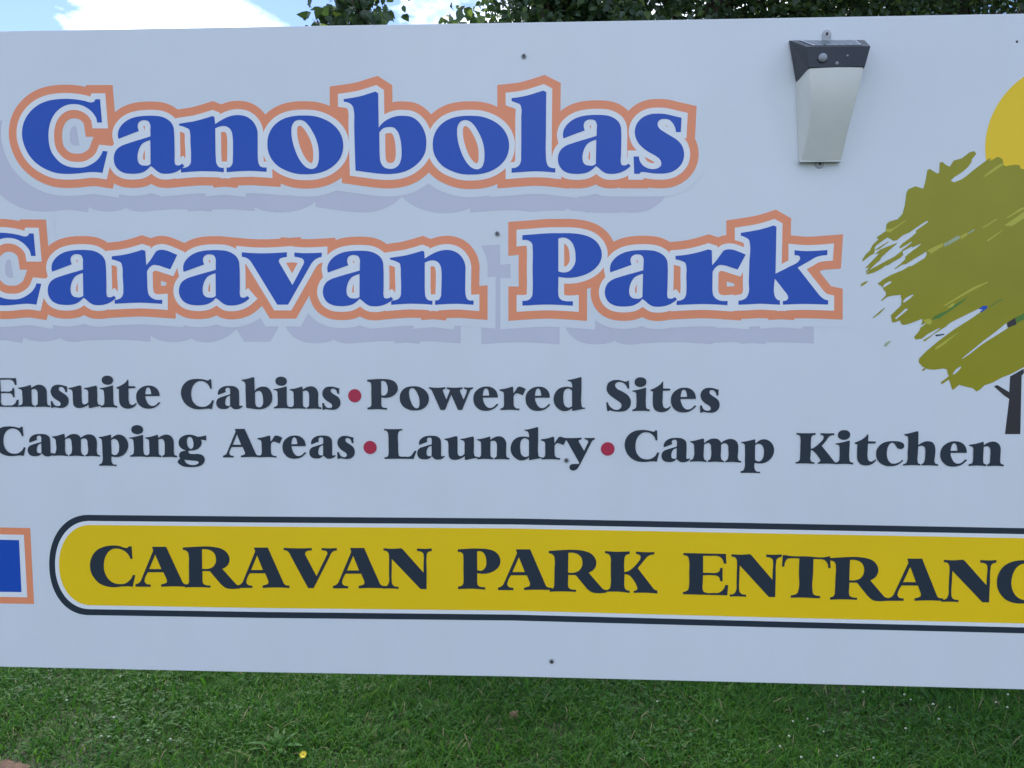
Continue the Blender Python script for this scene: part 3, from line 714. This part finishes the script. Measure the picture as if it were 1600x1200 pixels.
# tabs with their screws
def tab(px, py, dirz, ln):
    c0 = P3(px, py, 0.0)
    r_ = 0.0077
    pts = []
    for i in range(17):
        a_ = math.pi * i / 16
        pts.append((r_ * math.cos(a_), r_ * math.sin(a_) * dirz))
    pts.append((-r_, -ln * dirz)); pts.append((r_, -ln * dirz))
    n_ = len(pts)
    v = [c0 + Vector((x, -0.0001, z)) for x, z in pts] + [c0 + Vector((x, -0.0030, z)) for x, z in pts]
    f = [tuple(range(n_)), tuple(range(2*n_-1, n_-1, -1))] + [(i, i + n_, (i+1) % n_ + n_, (i+1) % n_) for i in range(n_)]
    t_ = lmesh('mounting_tab', v, f, M_tab, bevel=0.0008)
    lathe('tab_recess', [(0.0050, 0.0029), (0.0050, 0.0036), (0.0038, 0.0036), (0.0037, 0.0031), (0.0003, 0.0031)], 24, M_clear, t_, (c0 - lamp.location))
    s_ = lathe('screw', [(0.0026, 0.0030), (0.0026, 0.0038), (0.0020, 0.0044), (0.0010, 0.0044), (0.0008, 0.0036), (0.0002, 0.0036)], 18, M_head, t_, (c0 - lamp.location))
tab(1291.3, 54.2, 1, 0.014)
tab(1280.3, 256.6, -1, 0.010)
# sensor, light and screw on the front of the cap
def front_pt(px, py): return P3(px, py, dF + 0.0004)
def knob(name, px, py, prof, m, seg=24):
    return lathe(name, prof, seg, m, lamp, front_pt(px, py) - lamp.location)
knob('sensor_collar', 1285.3, 90.6, [(0.0088, 0), (0.0088, 0.0010), (0.0078, 0.0014)], M_black)
knob('sensor_lens', 1285.3, 90.6, [(0.0078, 0.0010), (0.0074, 0.0034), (0.0060, 0.0054), (0.0040, 0.0066), (0.0015, 0.0071)], M_lens)
knob('indicator_light', 1324.2, 87.0, [(0.0019, 0), (0.0018, 0.0010), (0.0006, 0.0014)], M_lens, 14)
knob('push_button', 1307.8, 98.6, [(0.0024, 0), (0.0024, 0.0008), (0.0016, 0.0008), (0.0015, 0.0002), (0.0004, 0.0002)], M_clear, 18)
knob('button_centre', 1307.8, 98.6, [(0.0013, 0.0002), (0.0012, 0.0005)], M_hole, 12)
# seam across the cap's left cheek is the wedge line of the hood
knob('vent_hole', 1242.5, 99, [(0.0006, 0), (0.0005, 0.0003)], M_hole, 8).location = P3(1242.5, 100, 0.022) - lamp.location

# ------------------------------------------------------------------ ground
M_ground = mat('lawn_soil', (0.035, 0.060, 0.018), 0.95, c2=(0.055, 0.048, 0.026), nscale=1.7, bump=0.6, bscale=30)
me = bpy.data.meshes.new('ground')
NX = 60
xs = np.concatenate([[-900, -200, -60, -20], np.linspace(-8, 8, 49), [20, 60, 200, 900]])
ys = np.concatenate([[-900, -200, -60, -20], np.linspace(-6, 12, 49), [25, 60, 200, 900]])
gv = [(float(x), float(y), 0.0 if abs(x) > 8 or y < -6 or y > 12 else 0.012 * math.sin(x * 2.1) * math.cos(y * 1.7) - 0.004) for y in ys for x in xs]
nx = len(xs)
gf = [(j*nx+i, j*nx+i+1, (j+1)*nx+i+1, (j+1)*nx+i) for j in range(len(ys)-1) for i in range(nx-1)]
me.from_pydata(gv, [], gf)
tag(link('ground', me, M_ground, smooth=True), kind='structure')
def gz(x, y): return 0.012 * np.sin(x * 2.1) * np.cos(y * 1.7) - 0.004
# bare soil patch at the near left corner
bp_c = on_ground(8, 1203)

# ---- grass as one mass of blades
def value_noise(x, y, f, seed):
    r = np.random.default_rng(seed).random((64, 64))
    X, Y = x * f + 100, y * f + 100
    xi, yi = np.floor(X).astype(int), np.floor(Y).astype(int)
    fx, fy = X - xi, Y - yi
    fx, fy = fx*fx*(3-2*fx), fy*fy*(3-2*fy)
    g = lambda a, b: r[a % 64, b % 64]
    return (g(xi, yi)*(1-fx)*(1-fy) + g(xi+1, yi)*fx*(1-fy) + g(xi, yi+1)*(1-fx)*fy + g(xi+1, yi+1)*fx*fy)

def blades(name, n, x0, x1, y0, y1, lmin, lmax, wid, lean, mats, seed):
    rg = np.random.default_rng(seed)
    x, y = rg.uniform(x0, x1, n), rg.uniform(y0, y1, n)
    cl = value_noise(x, y, 3.0, seed) * 0.6 + value_noise(x, y, 9.0, seed + 1) * 0.4
    # bare patch thins the grass at the near left corner
    dd = np.hypot((x - bp_c.x) / 0.13, (y - bp_c.y) / 0.08)
    keep = (rg.random(n) < 0.25 + 1.5 * cl) & (rg.random(n) < np.clip((dd - 0.55) * 1.6, 0.04, 1))
    x, y, cl = x[keep], y[keep], cl[keep]
    n = len(x)
    Ln = (lmin + (lmax - lmin) * rg.random(n) ** 1.6) * (0.55 + 1.0 * cl)
    az = rg.uniform(0, math.tau, n)
    ln = lean * (0.35 + 0.9 * rg.random(n))
    w = wid * (0.45 + 1.3 * rg.random(n) ** 1.5)
    dx, dy = np.cos(az), np.sin(az)
    tw = az + math.pi / 2 + rg.normal(0, 0.5, n)
    sx, sy = np.cos(tw), np.sin(tw)
    z0 = gz(x, y)
    pts = np.zeros((n, 7, 3))
    for k, (t, wf) in enumerate(((0, 0.8), (0.4, 1.0), (0.75, 0.7))):
        ang = ln * (0.4 + 1.1 * t)
        hx = Ln * t * np.sin(ang); hz = Ln * t * np.cos(ang)
        for s_, off in ((-1, 0), (1, 1)):
            pts[:, 2*k+off, 0] = x + dx * hx + s_ * sx * w * wf / 2
            pts[:, 2*k+off, 1] = y + dy * hx + s_ * sy * w * wf / 2
            pts[:, 2*k+off, 2] = z0 + hz
    ang = ln * 1.5
    pts[:, 6, 0] = x + dx * Ln * np.sin(ang); pts[:, 6, 1] = y + dy * Ln * np.sin(ang); pts[:, 6, 2] = z0 + Ln * np.cos(ang)
    base = (np.arange(n) * 7)[:, None]
    q = np.concatenate([base + np.array([0, 1, 3, 2]), base + np.array([2, 3, 5, 4])], axis=1).reshape(-1, 4)
    t3 = base + np.array([4, 5, 6])
    me = bpy.data.meshes.new(name)
    me.vertices.add(n * 7)
    me.vertices.foreach_set('co', pts.reshape(-1))
    loops = np.concatenate([q.reshape(-1), t3.reshape(-1)])
    me.loops.add(len(loops))
    me.loops.foreach_set('vertex_index', loops.astype(np.int32))
    nf = len(q) + n
    me.polygons.add(nf)
    st = np.concatenate([np.arange(len(q)) * 4, len(q) * 4 + np.arange(n) * 3])
    me.polygons.foreach_set('loop_start', st.astype(np.int32))
    mi = rg.choice(len(mats), n, p=[m_[1] for m_ in mats])
    me.polygons.foreach_set('material_index', np.concatenate([np.repeat(mi, 2), mi]).astype(np.int32))
    for m_, _ in mats: me.materials.append(m_)
    me.update(calc_edges=True)
    me.polygons.foreach_set('use_smooth', [True] * nf)
    return link(name, me)
g1 = mat('grass_mid', (0.050, 0.155, 0.014), 0.6, spec=0.15, c2=(0.032, 0.110, 0.012), nscale=2.2, transl=((0.09, 0.27, 0.02), 0.32))
g2 = mat('grass_light', (0.095, 0.215, 0.026), 0.55, spec=0.22, c2=(0.055, 0.155, 0.016), nscale=2.6, transl=((0.15, 0.34, 0.03), 0.32))
g3 = mat('grass_dark', (0.026, 0.098, 0.014), 0.6, spec=0.15, transl=((0.05, 0.13, 0.02), 0.2))
g4 = mat('grass_dry', (0.20, 0.17, 0.075), 0.7)
gr = blades('grass', 290000, -3.0, 3.2, 0.95, 2.9, 0.022, 0.078, 0.0033, 0.9, ((g1, .47), (g2, .225), (g3, .28), (g4, .025)), 11)
tag(gr, 'short dense green lawn grass under the sign', 'grass', kind='stuff')
gr2 = blades('grass', 60000, -4.5, 4.5, -3.0, 5.5, 0.03, 0.08, 0.008, 0.8, ((g1, .6), (g3, .4)), 23)
tag(gr2, 'rougher grass round the mown strip', 'grass', kind='stuff')

# ---- clover and small broad leaves in the grass
def leafmass(name, n, region, size, m, seed):
    rg = np.random.default_rng(seed)
    x, y = rg.uniform(region[0], region[1], n), rg.uniform(region[2], region[3], n)
    k = value_noise(x, y, 2.4, seed)
    s = k > 0.48
    x, y = x[s], y[s]
    vs, fs = [], []
    for px_, py_ in zip(x, y):
        z = float(gz(px_, py_)) + rg.uniform(0.018, 0.05)
        a0 = rg.uniform(0, math.tau)
        for j in range(3):
            a = a0 + j * math.tau / 3 + rg.normal(0, .15)
            r_ = size * rg.uniform(0.6, 1.2)
            tilt = rg.uniform(-0.3, 0.5)
            b = len(vs)
            ca, sa = math.cos(a), math.sin(a)
            for u, v in ((0.05, 0), (0.55, 0.42), (1.0, 0.25), (0.93, 0), (1.0, -0.25), (0.55, -0.42)):
                vs.append((px_ + r_ * (u * ca - v * sa), py_ + r_ * (u * sa + v * ca), z + r_ * (u * tilt + abs(v) * 0.25)))
            fs += [(b, b+1, b+2, b+3), (b, b+3, b+4, b+5)]
    me = bpy.data.meshes.new(name)
    me.from_pydata(vs, [], fs)
    return link(name, me, m)
M_clover = mat('clover_leaf', (0.055, 0.160, 0.028), 0.55, spec=0.2, c2=(0.03, 0.085, 0.02), nscale=5, transl=((0.09, 0.2, 0.04), 0.2))
tag(leafmass('clover', 9000, (-2.8, 3.0, 1.1, 2.8), 0.010, M_clover, 5), 'clover and small leaves among the lawn grass', 'clover', kind='stuff')

# ---- white clover heads
M_cfl = mat('clover_flower', (0.38, 0.40, 0.30), 0.8)
M_stem = mat('stem', (0.07, 0.14, 0.03), 0.6)
M_yel = mat('dandelion_yellow', (0.80, 0.60, 0.03), 0.6)
M_weed = mat('weed_leaf', (0.050, 0.150, 0.022), 0.55, spec=0.2, c2=(0.030, 0.105, 0.016), nscale=12, transl=((0.10, 0.22, 0.05), 0.2))
def ball_mesh(name, r_):
    bm = bmesh.new()
    bmesh.ops.create_icosphere(bm, subdivisions=2, radius=r_)
    for v in bm.verts: v.co *= 1 + random.uniform(-.16, .16)
    me = bpy.data.meshes.new(name); bm.to_mesh(me); bm.free()
    me.materials.append(M_cfl)
    return me
def stem_mesh(h):
    me = bpy.data.meshes.new('stem')
    v, f = [], []
    for z, r_ in ((-h, .0009), (0, .0007)):
        for i in range(5):
            a = math.tau * i / 5
            v.append((r_ * math.cos(a), r_ * math.sin(a), z))
    for i in range(5): f.append((i, (i+1) % 5, 5 + (i+1) % 5, 5 + i))
    me.from_pydata(v, [], f); me.materials.append(M_stem)
    return me
bmsh, smsh = ball_mesh('flower_head', 0.0040), stem_mesh(0.055)
fl = [(188, 1057), (104, 1094), (118, 1129), (1027, 1096), (1120, 1126), (1349, 1081), (1413, 1085), (1423, 1093), (1458, 1100), (1484, 1105),
      (1556, 1097), (1574, 1105), (1262, 1123), (1239, 1127), (1287, 1143), (1415, 1138), (1233, 1150), (1219, 1166), (1252, 1183), (1308, 1181), (1575, 1085), (1467, 1123),
      (158, 1150), (170, 1151), (266, 1155), (178, 1121), (1365, 1184), (231, 1157)]
for i, (x, y) in enumerate(fl):
    p = on_ground(x, y, 0.058)
    e_ = empty('clover_flower', (p.x, p.y, 0.058),
               'tiny white clover flower in the ' + ('left part' if x < 400 else 'middle part' if x < 1200 else 'right part') + ' of the lawn' + (', near the sign' if y < 1110 else ', lower down'), 'flower', 'white clover flowers in the lawn')
    s_ = random.uniform(.75, 1.25)
    for nm, ms in (('flower_head', bmsh), ('stem', smsh)):
        o = bpy.data.objects.new(nm, ms); C.objects.link(o); o.parent = e_
        if nm == 'flower_head': o.scale = (s_, s_, s_ * .85)

# ---- broad-leaved weeds
def weed(px_, py_, n_, ln, label, flower=False, seed=1):
    rd = random.Random(seed)
    g = on_ground(px_, py_, 0.0)
    w = empty('weed_plant', g, label, 'weed')
    for i in range(n_):
        a = math.tau * i / n_ + rd.uniform(-.3, .3)
        l_ = ln * rd.uniform(.7, 1.15)
        up = rd.uniform(0.25, 0.8)
        wd = l_ * rd.uniform(.17, .24)
        v, f = [], []
        K = 8
        for k in range(K + 1):
            t = k / K
            r_ = l_ * (t * math.cos(up * (1 - .6 * t)))
            z = l_ * t * math.sin(up * (1 - .45 * t)) + 0.004
            ww = wd * (math.sin(math.pi * min(1, t * .92 + .06)) ** .8) * (1 if k % 2 == 0 else .78) * (0.25 + 0.75 * min(1, t * 2.4))
            for s_, zz_ in ((-1, .3), (0, 0), (1, .3)):
                v.append((r_ * math.cos(a) - s_ * ww * math.sin(a) * .5, r_ * math.sin(a) + s_ * ww * math.cos(a) * .5, z + ww * zz_ * .5))
        for k in range(K):
            for s_ in (0, 1):
                b = k * 3 + s_
                f.append((b, b + 1, b + 4, b + 3))
        me = bpy.data.meshes.new('leaf'); me.from_pydata(v, [], f)
        link('leaf', me, M_weed, w, smooth=True)
    if flower:
        fp = on_ground(px_ + 38, py_ - 18 + 26, 0.075)
        fe = empty('yellow_flower', fp, 'small yellow daisy-like flower beside the leafy weed', 'flower')
        v, f = [], []
        for j in range(13):
            a = math.tau * j / 13
            b = len(v)
            for u, q in ((.002, .0010), (.008, .0019), (.012, .0010)):
                for s_ in (-1, 1):
                    v.append((u * math.cos(a) - s_ * q * math.sin(a), u * math.sin(a) + s_ * q * math.cos(a), .004 + u * rd.uniform(.1, .45)))
            f += [(b, b+1, b+3, b+2), (b+2, b+3, b+5, b+4)]
        me = bpy.data.meshes.new('petals'); me.from_pydata(v, [], f)
        pe = link('petals', me, M_yel, fe); pe.rotation_euler = (0.7, 0.1, 0)
        o = bpy.data.objects.new('stem', stem_mesh(0.075)); C.objects.link(o); o.parent = fe
weed(436, 1172, 13, 0.10, 'leafy green dandelion-like weed at the lower left of the lawn', True, 3)
weed(478, 1060, 6, 0.07, 'small pale-leaved weed just under the lower edge of the sign', False, 5)
weed(660, 1120, 7, 0.075, 'dark leafy weed in the middle of the lawn left of the dry leaf', False, 12)
weed(985, 1178, 6, 0.07, 'low weed near the bottom of the lawn right of the dry leaf', False, 15)

# ---- a dry leaf
g = on_ground(803, 1118, 0.04)
v, f = [], []
for k in range(7):
    t = k / 6
    w_ = 0.016 * math.sin(math.pi * (t * .9 + .05)) * (1.2 if k % 2 else .8)
    for s_ in (-1, 0, 1):
        v.append((s_ * w_, -0.004 * math.cos(s_ * 1.5) + abs(s_) * .004, 0.022 - t * 0.042 + 0.006 * math.sin(t * 6 + s_)))
for k in range(6):
    for s_ in (0, 1):
        b = k * 3 + s_; f.append((b, b+1, b+4, b+3))
me = bpy.data.meshes.new('dry_leaf'); me.from_pydata(v, [], f)
dl = link('dry_leaf', me, mat('dry_leaf', (0.33, 0.22, 0.13), 0.8, c2=(0.22, 0.13, 0.08), nscale=60), loc=g)
dl.rotation_euler = (0.35, 0.3, 0.2)
tag(dl, 'curled brown dry leaf lying on the lawn below the sign', 'leaf')

# ---- bare soil
v = []
for i in range(36):
    a = math.tau * i / 36
    r_ = 1 + .18 * math.sin(3 * a + 1) + .1 * math.sin(7 * a)
    v.append((bp_c.x + .062 * r_ * math.cos(a), bp_c.y + .05 * r_ * math.sin(a), 0.006))
me = bpy.data.meshes.new('soil_patch')
me.from_pydata(v + [(bp_c.x, bp_c.y, 0.012)], [], [(i, (i+1) % 36, 36) for i in range(36)])
tag(link('soil_patch', me, mat('bare_soil', (0.20, 0.12, 0.075), 0.95, c2=(0.09, 0.055, 0.035), nscale=40, bump=1.0, bscale=120)), kind='structure')

# ------------------------------------------------------------------ trees behind the sign
M_bark = mat('bark', (0.10, 0.075, 0.055), 0.9, noise=.5, nscale=18, bump=.8, bscale=40)
lf = [mat('leaf_mid', (0.060, 0.110, 0.045), 0.42, transl=((0.13, 0.23, 0.05), 0.3)),
      mat('leaf_dark', (0.040, 0.075, 0.038), 0.42, transl=((0.08, 0.15, 0.04), 0.22)),
      mat('leaf_light', (0.105, 0.170, 0.050), 0.42, transl=((0.26, 0.38, 0.07), 0.4))]
LEAF = np.array([(0, 0, 0), (.30, .36, .05), (.62, .34, .02), (1.0, 0, -.10), (.62, -.34, .02), (.30, -.36, .05)])
def crown(name, centres, radii, n, size, seed, parent, probs=(.45, .35, .2), loose=0.0):
    rg = np.random.default_rng(seed)
    base = Vector(parent.location)
    # twig clumps spread through the crown volume
    C_, k = [], 0
    w = np.array([r_[0]*r_[1]*r_[2] for r_ in radii]) ** .8
    w /= w.sum()
    ncl = n // 14
    ci = rg.choice(len(centres), ncl, p=w)
    u = rg.normal(size=(ncl, 3)); u /= np.linalg.norm(u, axis=1)[:, None]
    rad = rg.random(ncl) ** (1 / 2.2)
    cc = np.array(centres)[ci] + u * rad[:, None] * np.array(radii)[ci]
    cc += rg.normal(0, loose, cc.shape)
    per = rg.integers(7, 22, ncl)
    idx = np.repeat(np.arange(ncl), per)
    m_ = len(idx)
    pos = cc[idx] + rg.normal(0, size * 1.3, (m_, 3)) * np.array([1, 1, .8])
    az = rg.uniform(0, math.tau, m_)
    dr = rg.uniform(-1.2, 0.35, m_)       # leaves hang
    roll = rg.normal(0, .9, m_)
    s = size * rg.uniform(.55, 1.2, m_)
    dirv = np.stack([np.cos(az) * np.cos(dr), np.sin(az) * np.cos(dr), np.sin(dr)], 1)
    side = np.stack([-np.sin(az), np.cos(az), np.zeros(m_)], 1)
    upv = np.cross(dirv, side)
    sd_ = side * np.cos(roll)[:, None] + upv * np.sin(roll)[:, None]
    nm = np.cross(dirv, sd_)
    P = pos[:, None, :] + s[:, None, None] * (LEAF[None, :, 0:1] * dirv[:, None, :] + LEAF[None, :, 1:2] * sd_[:, None, :] + LEAF[None, :, 2:3] * nm[:, None, :] * 2)
    P = P - np.array(base)
    me = bpy.data.meshes.new(name)
    me.vertices.add(m_ * 6)
    me.vertices.foreach_set('co', P.reshape(-1))
    q = ((np.arange(m_) * 6)[:, None, None] + np.array([[0, 1, 2, 3], [0, 3, 4, 5]])).reshape(-1)
    me.loops.add(len(q)); me.loops.foreach_set('vertex_index', q.astype(np.int32))
    me.polygons.add(m_ * 2); me.polygons.foreach_set('loop_start', (np.arange(m_ * 2) * 4).astype(np.int32))
    cm = rg.choice(3, ncl, p=probs)
    mi = np.where(rg.random(m_) < .75, cm[idx], rg.choice(3, m_, p=probs))
    me.polygons.foreach_set('material_index', np.repeat(mi, 2).astype(np.int32))
    for x in lf: me.materials.append(x)
    me.update(calc_edges=True)
    o = link(name, me, parent=parent)
    return cc
def limb(bm, a, b, r0, r1, seg=8, bend=0.06):
    a, b = Vector(a), Vector(b)
    rings = []
    off = Vector((random.uniform(-1, 1), random.uniform(-1, 1), random.uniform(-.3, .3))) * (b - a).length * bend
    d = (b - a).normalized()
    s = d.orthogonal().normalized(); t = d.cross(s)
    for k in range(6):
        u = k / 5
        p = a.lerp(b, u) + off * math.sin(math.pi * u)
        r_ = r0 + (r1 - r0) * u
        rings.append([bm.verts.new(p + (s * math.cos(math.tau*i/seg) + t * math.sin(math.tau*i/seg)) * r_) for i in range(seg)])
    for k in range(5):
        for i in range(seg):
            bm.faces.new((rings[k][i], rings[k][(i+1) % seg], rings[k+1][(i+1) % seg], rings[k+1][i]))
def tree(base, centres, radii, n, size, seed, label, trunk_r=.14, probs=(.45, .35, .2), loose=0.0):
    t = empty('broadleaf_tree', base, label, 'tree', 'trees behind the sign')
    cc = crown('crown', centres, radii, n, size, seed, t, probs, loose)
    bm = bmesh.new()
    zc = centres[0][2]
    topp = Vector((0, 0, zc - base[2] - radii[0][2] * .2))
    limb(bm, (0, 0, -0.2), topp, trunk_r, trunk_r * .5, 12, .03)
    rg = random.Random(seed)
    for c0, r_ in zip(centres, radii):
        e1 = Vector(c0) - Vector(base)
        limb(bm, topp * rg.uniform(.5, .85), e1, trunk_r * .4, .02)
        for _ in range(6):
            tgt = cc[rg.randrange(len(cc))]
            tv = Vector([float(q) for q in tgt]) - Vector(base)
            if (tv - e1).length < max(r_) * 1.6: limb(bm, e1, tv, .018, .004, 5)
    me = bpy.data.meshes.new('trunk'); bm.to_mesh(me); bm.free()
    link('trunk', me, M_bark, t, smooth=True)
    return t
def W(px, py, y): 
    p = at_y(px, py, y); return (p.x, p.y, p.z)
# slender leafy shoots at the left, backlit
a = W(556, 40, 4.2)
tree((a[0], 4.2, 0), [(a[0] - .02, 4.2, a[2] - .30), (a[0] - .12, 4.25, a[2] - .1), (a[0] + .02, 4.15, a[2] + .28)],
     [(.24, .3, .46), (.14, .2, .22), (.13, .2, .35)], 1000, .085, 31, 'slim young tree with backlit leaves, leftmost behind the sign', .05, (.5, .45, .05))
a = W(690, 60, 4.6)
tree((a[0], 4.6, 0), [(a[0] + .05, 4.6, a[2] - .35), (a[0] + .30, 4.6, a[2] + .02)], [(.42, .4, .42), (.28, .3, .24)], 1100, .08, 37,
     'low leafy tree in the gap between the slim tree and the big dense tree', .06, (.5, .35, .15))
a = W(835, 10, 5.2)
tree((a[0], 5.2, 0), [(a[0] + .2, 5.3, a[2] + .75), (a[0] - .1, 5.2, a[2] + .55), (a[0] + .5, 5.4, a[2] - .2), (a[0] + .05, 4.95, a[2] + .1)],
     [(.75, .8, .95), (.42, .5, .55), (.6, .7, .7), (.5, .3, .6)], 12000, .07, 41, 'dense leafy tree right of the sky gap behind the sign', .12, (.4, .45, .15))
a = W(1130, 10, 6.0)
tree((a[0], 6.0, 0), [(a[0], 6.0, a[2] + 1.1), (a[0] - .7, 5.9, a[2] + .3), (a[0] + .9, 6.1, a[2] + .3), (a[0], 6.3, a[2] - .5)],
     [(1.5, 1.2, 1.7), (.9, .9, 1.1), (1.0, .9, 1.2), (1.6, 1.0, 1.0)], 30000, .062, 43, 'tall dark dense tree behind the middle right of the sign', .2, (.32, .52, .16))
a = W(1480, 10, 6.6)
tree((a[0], 6.6, 0), [(a[0], 6.6, a[2] + 1.0), (a[0] + 1.2, 6.6, a[2] + .6), (a[0] - .8, 6.4, a[2] + .1), (a[0] + .4, 6.8, a[2] - .7)],
     [(1.4, 1.2, 1.7), (1.3, 1.1, 1.6), (1.0, 1.0, 1.1), (1.6, 1.0, 1.1)], 30000, .062, 47, 'tall dark tree with dense crown behind the solar lamp end of the sign', .2, (.30, .50, .20))
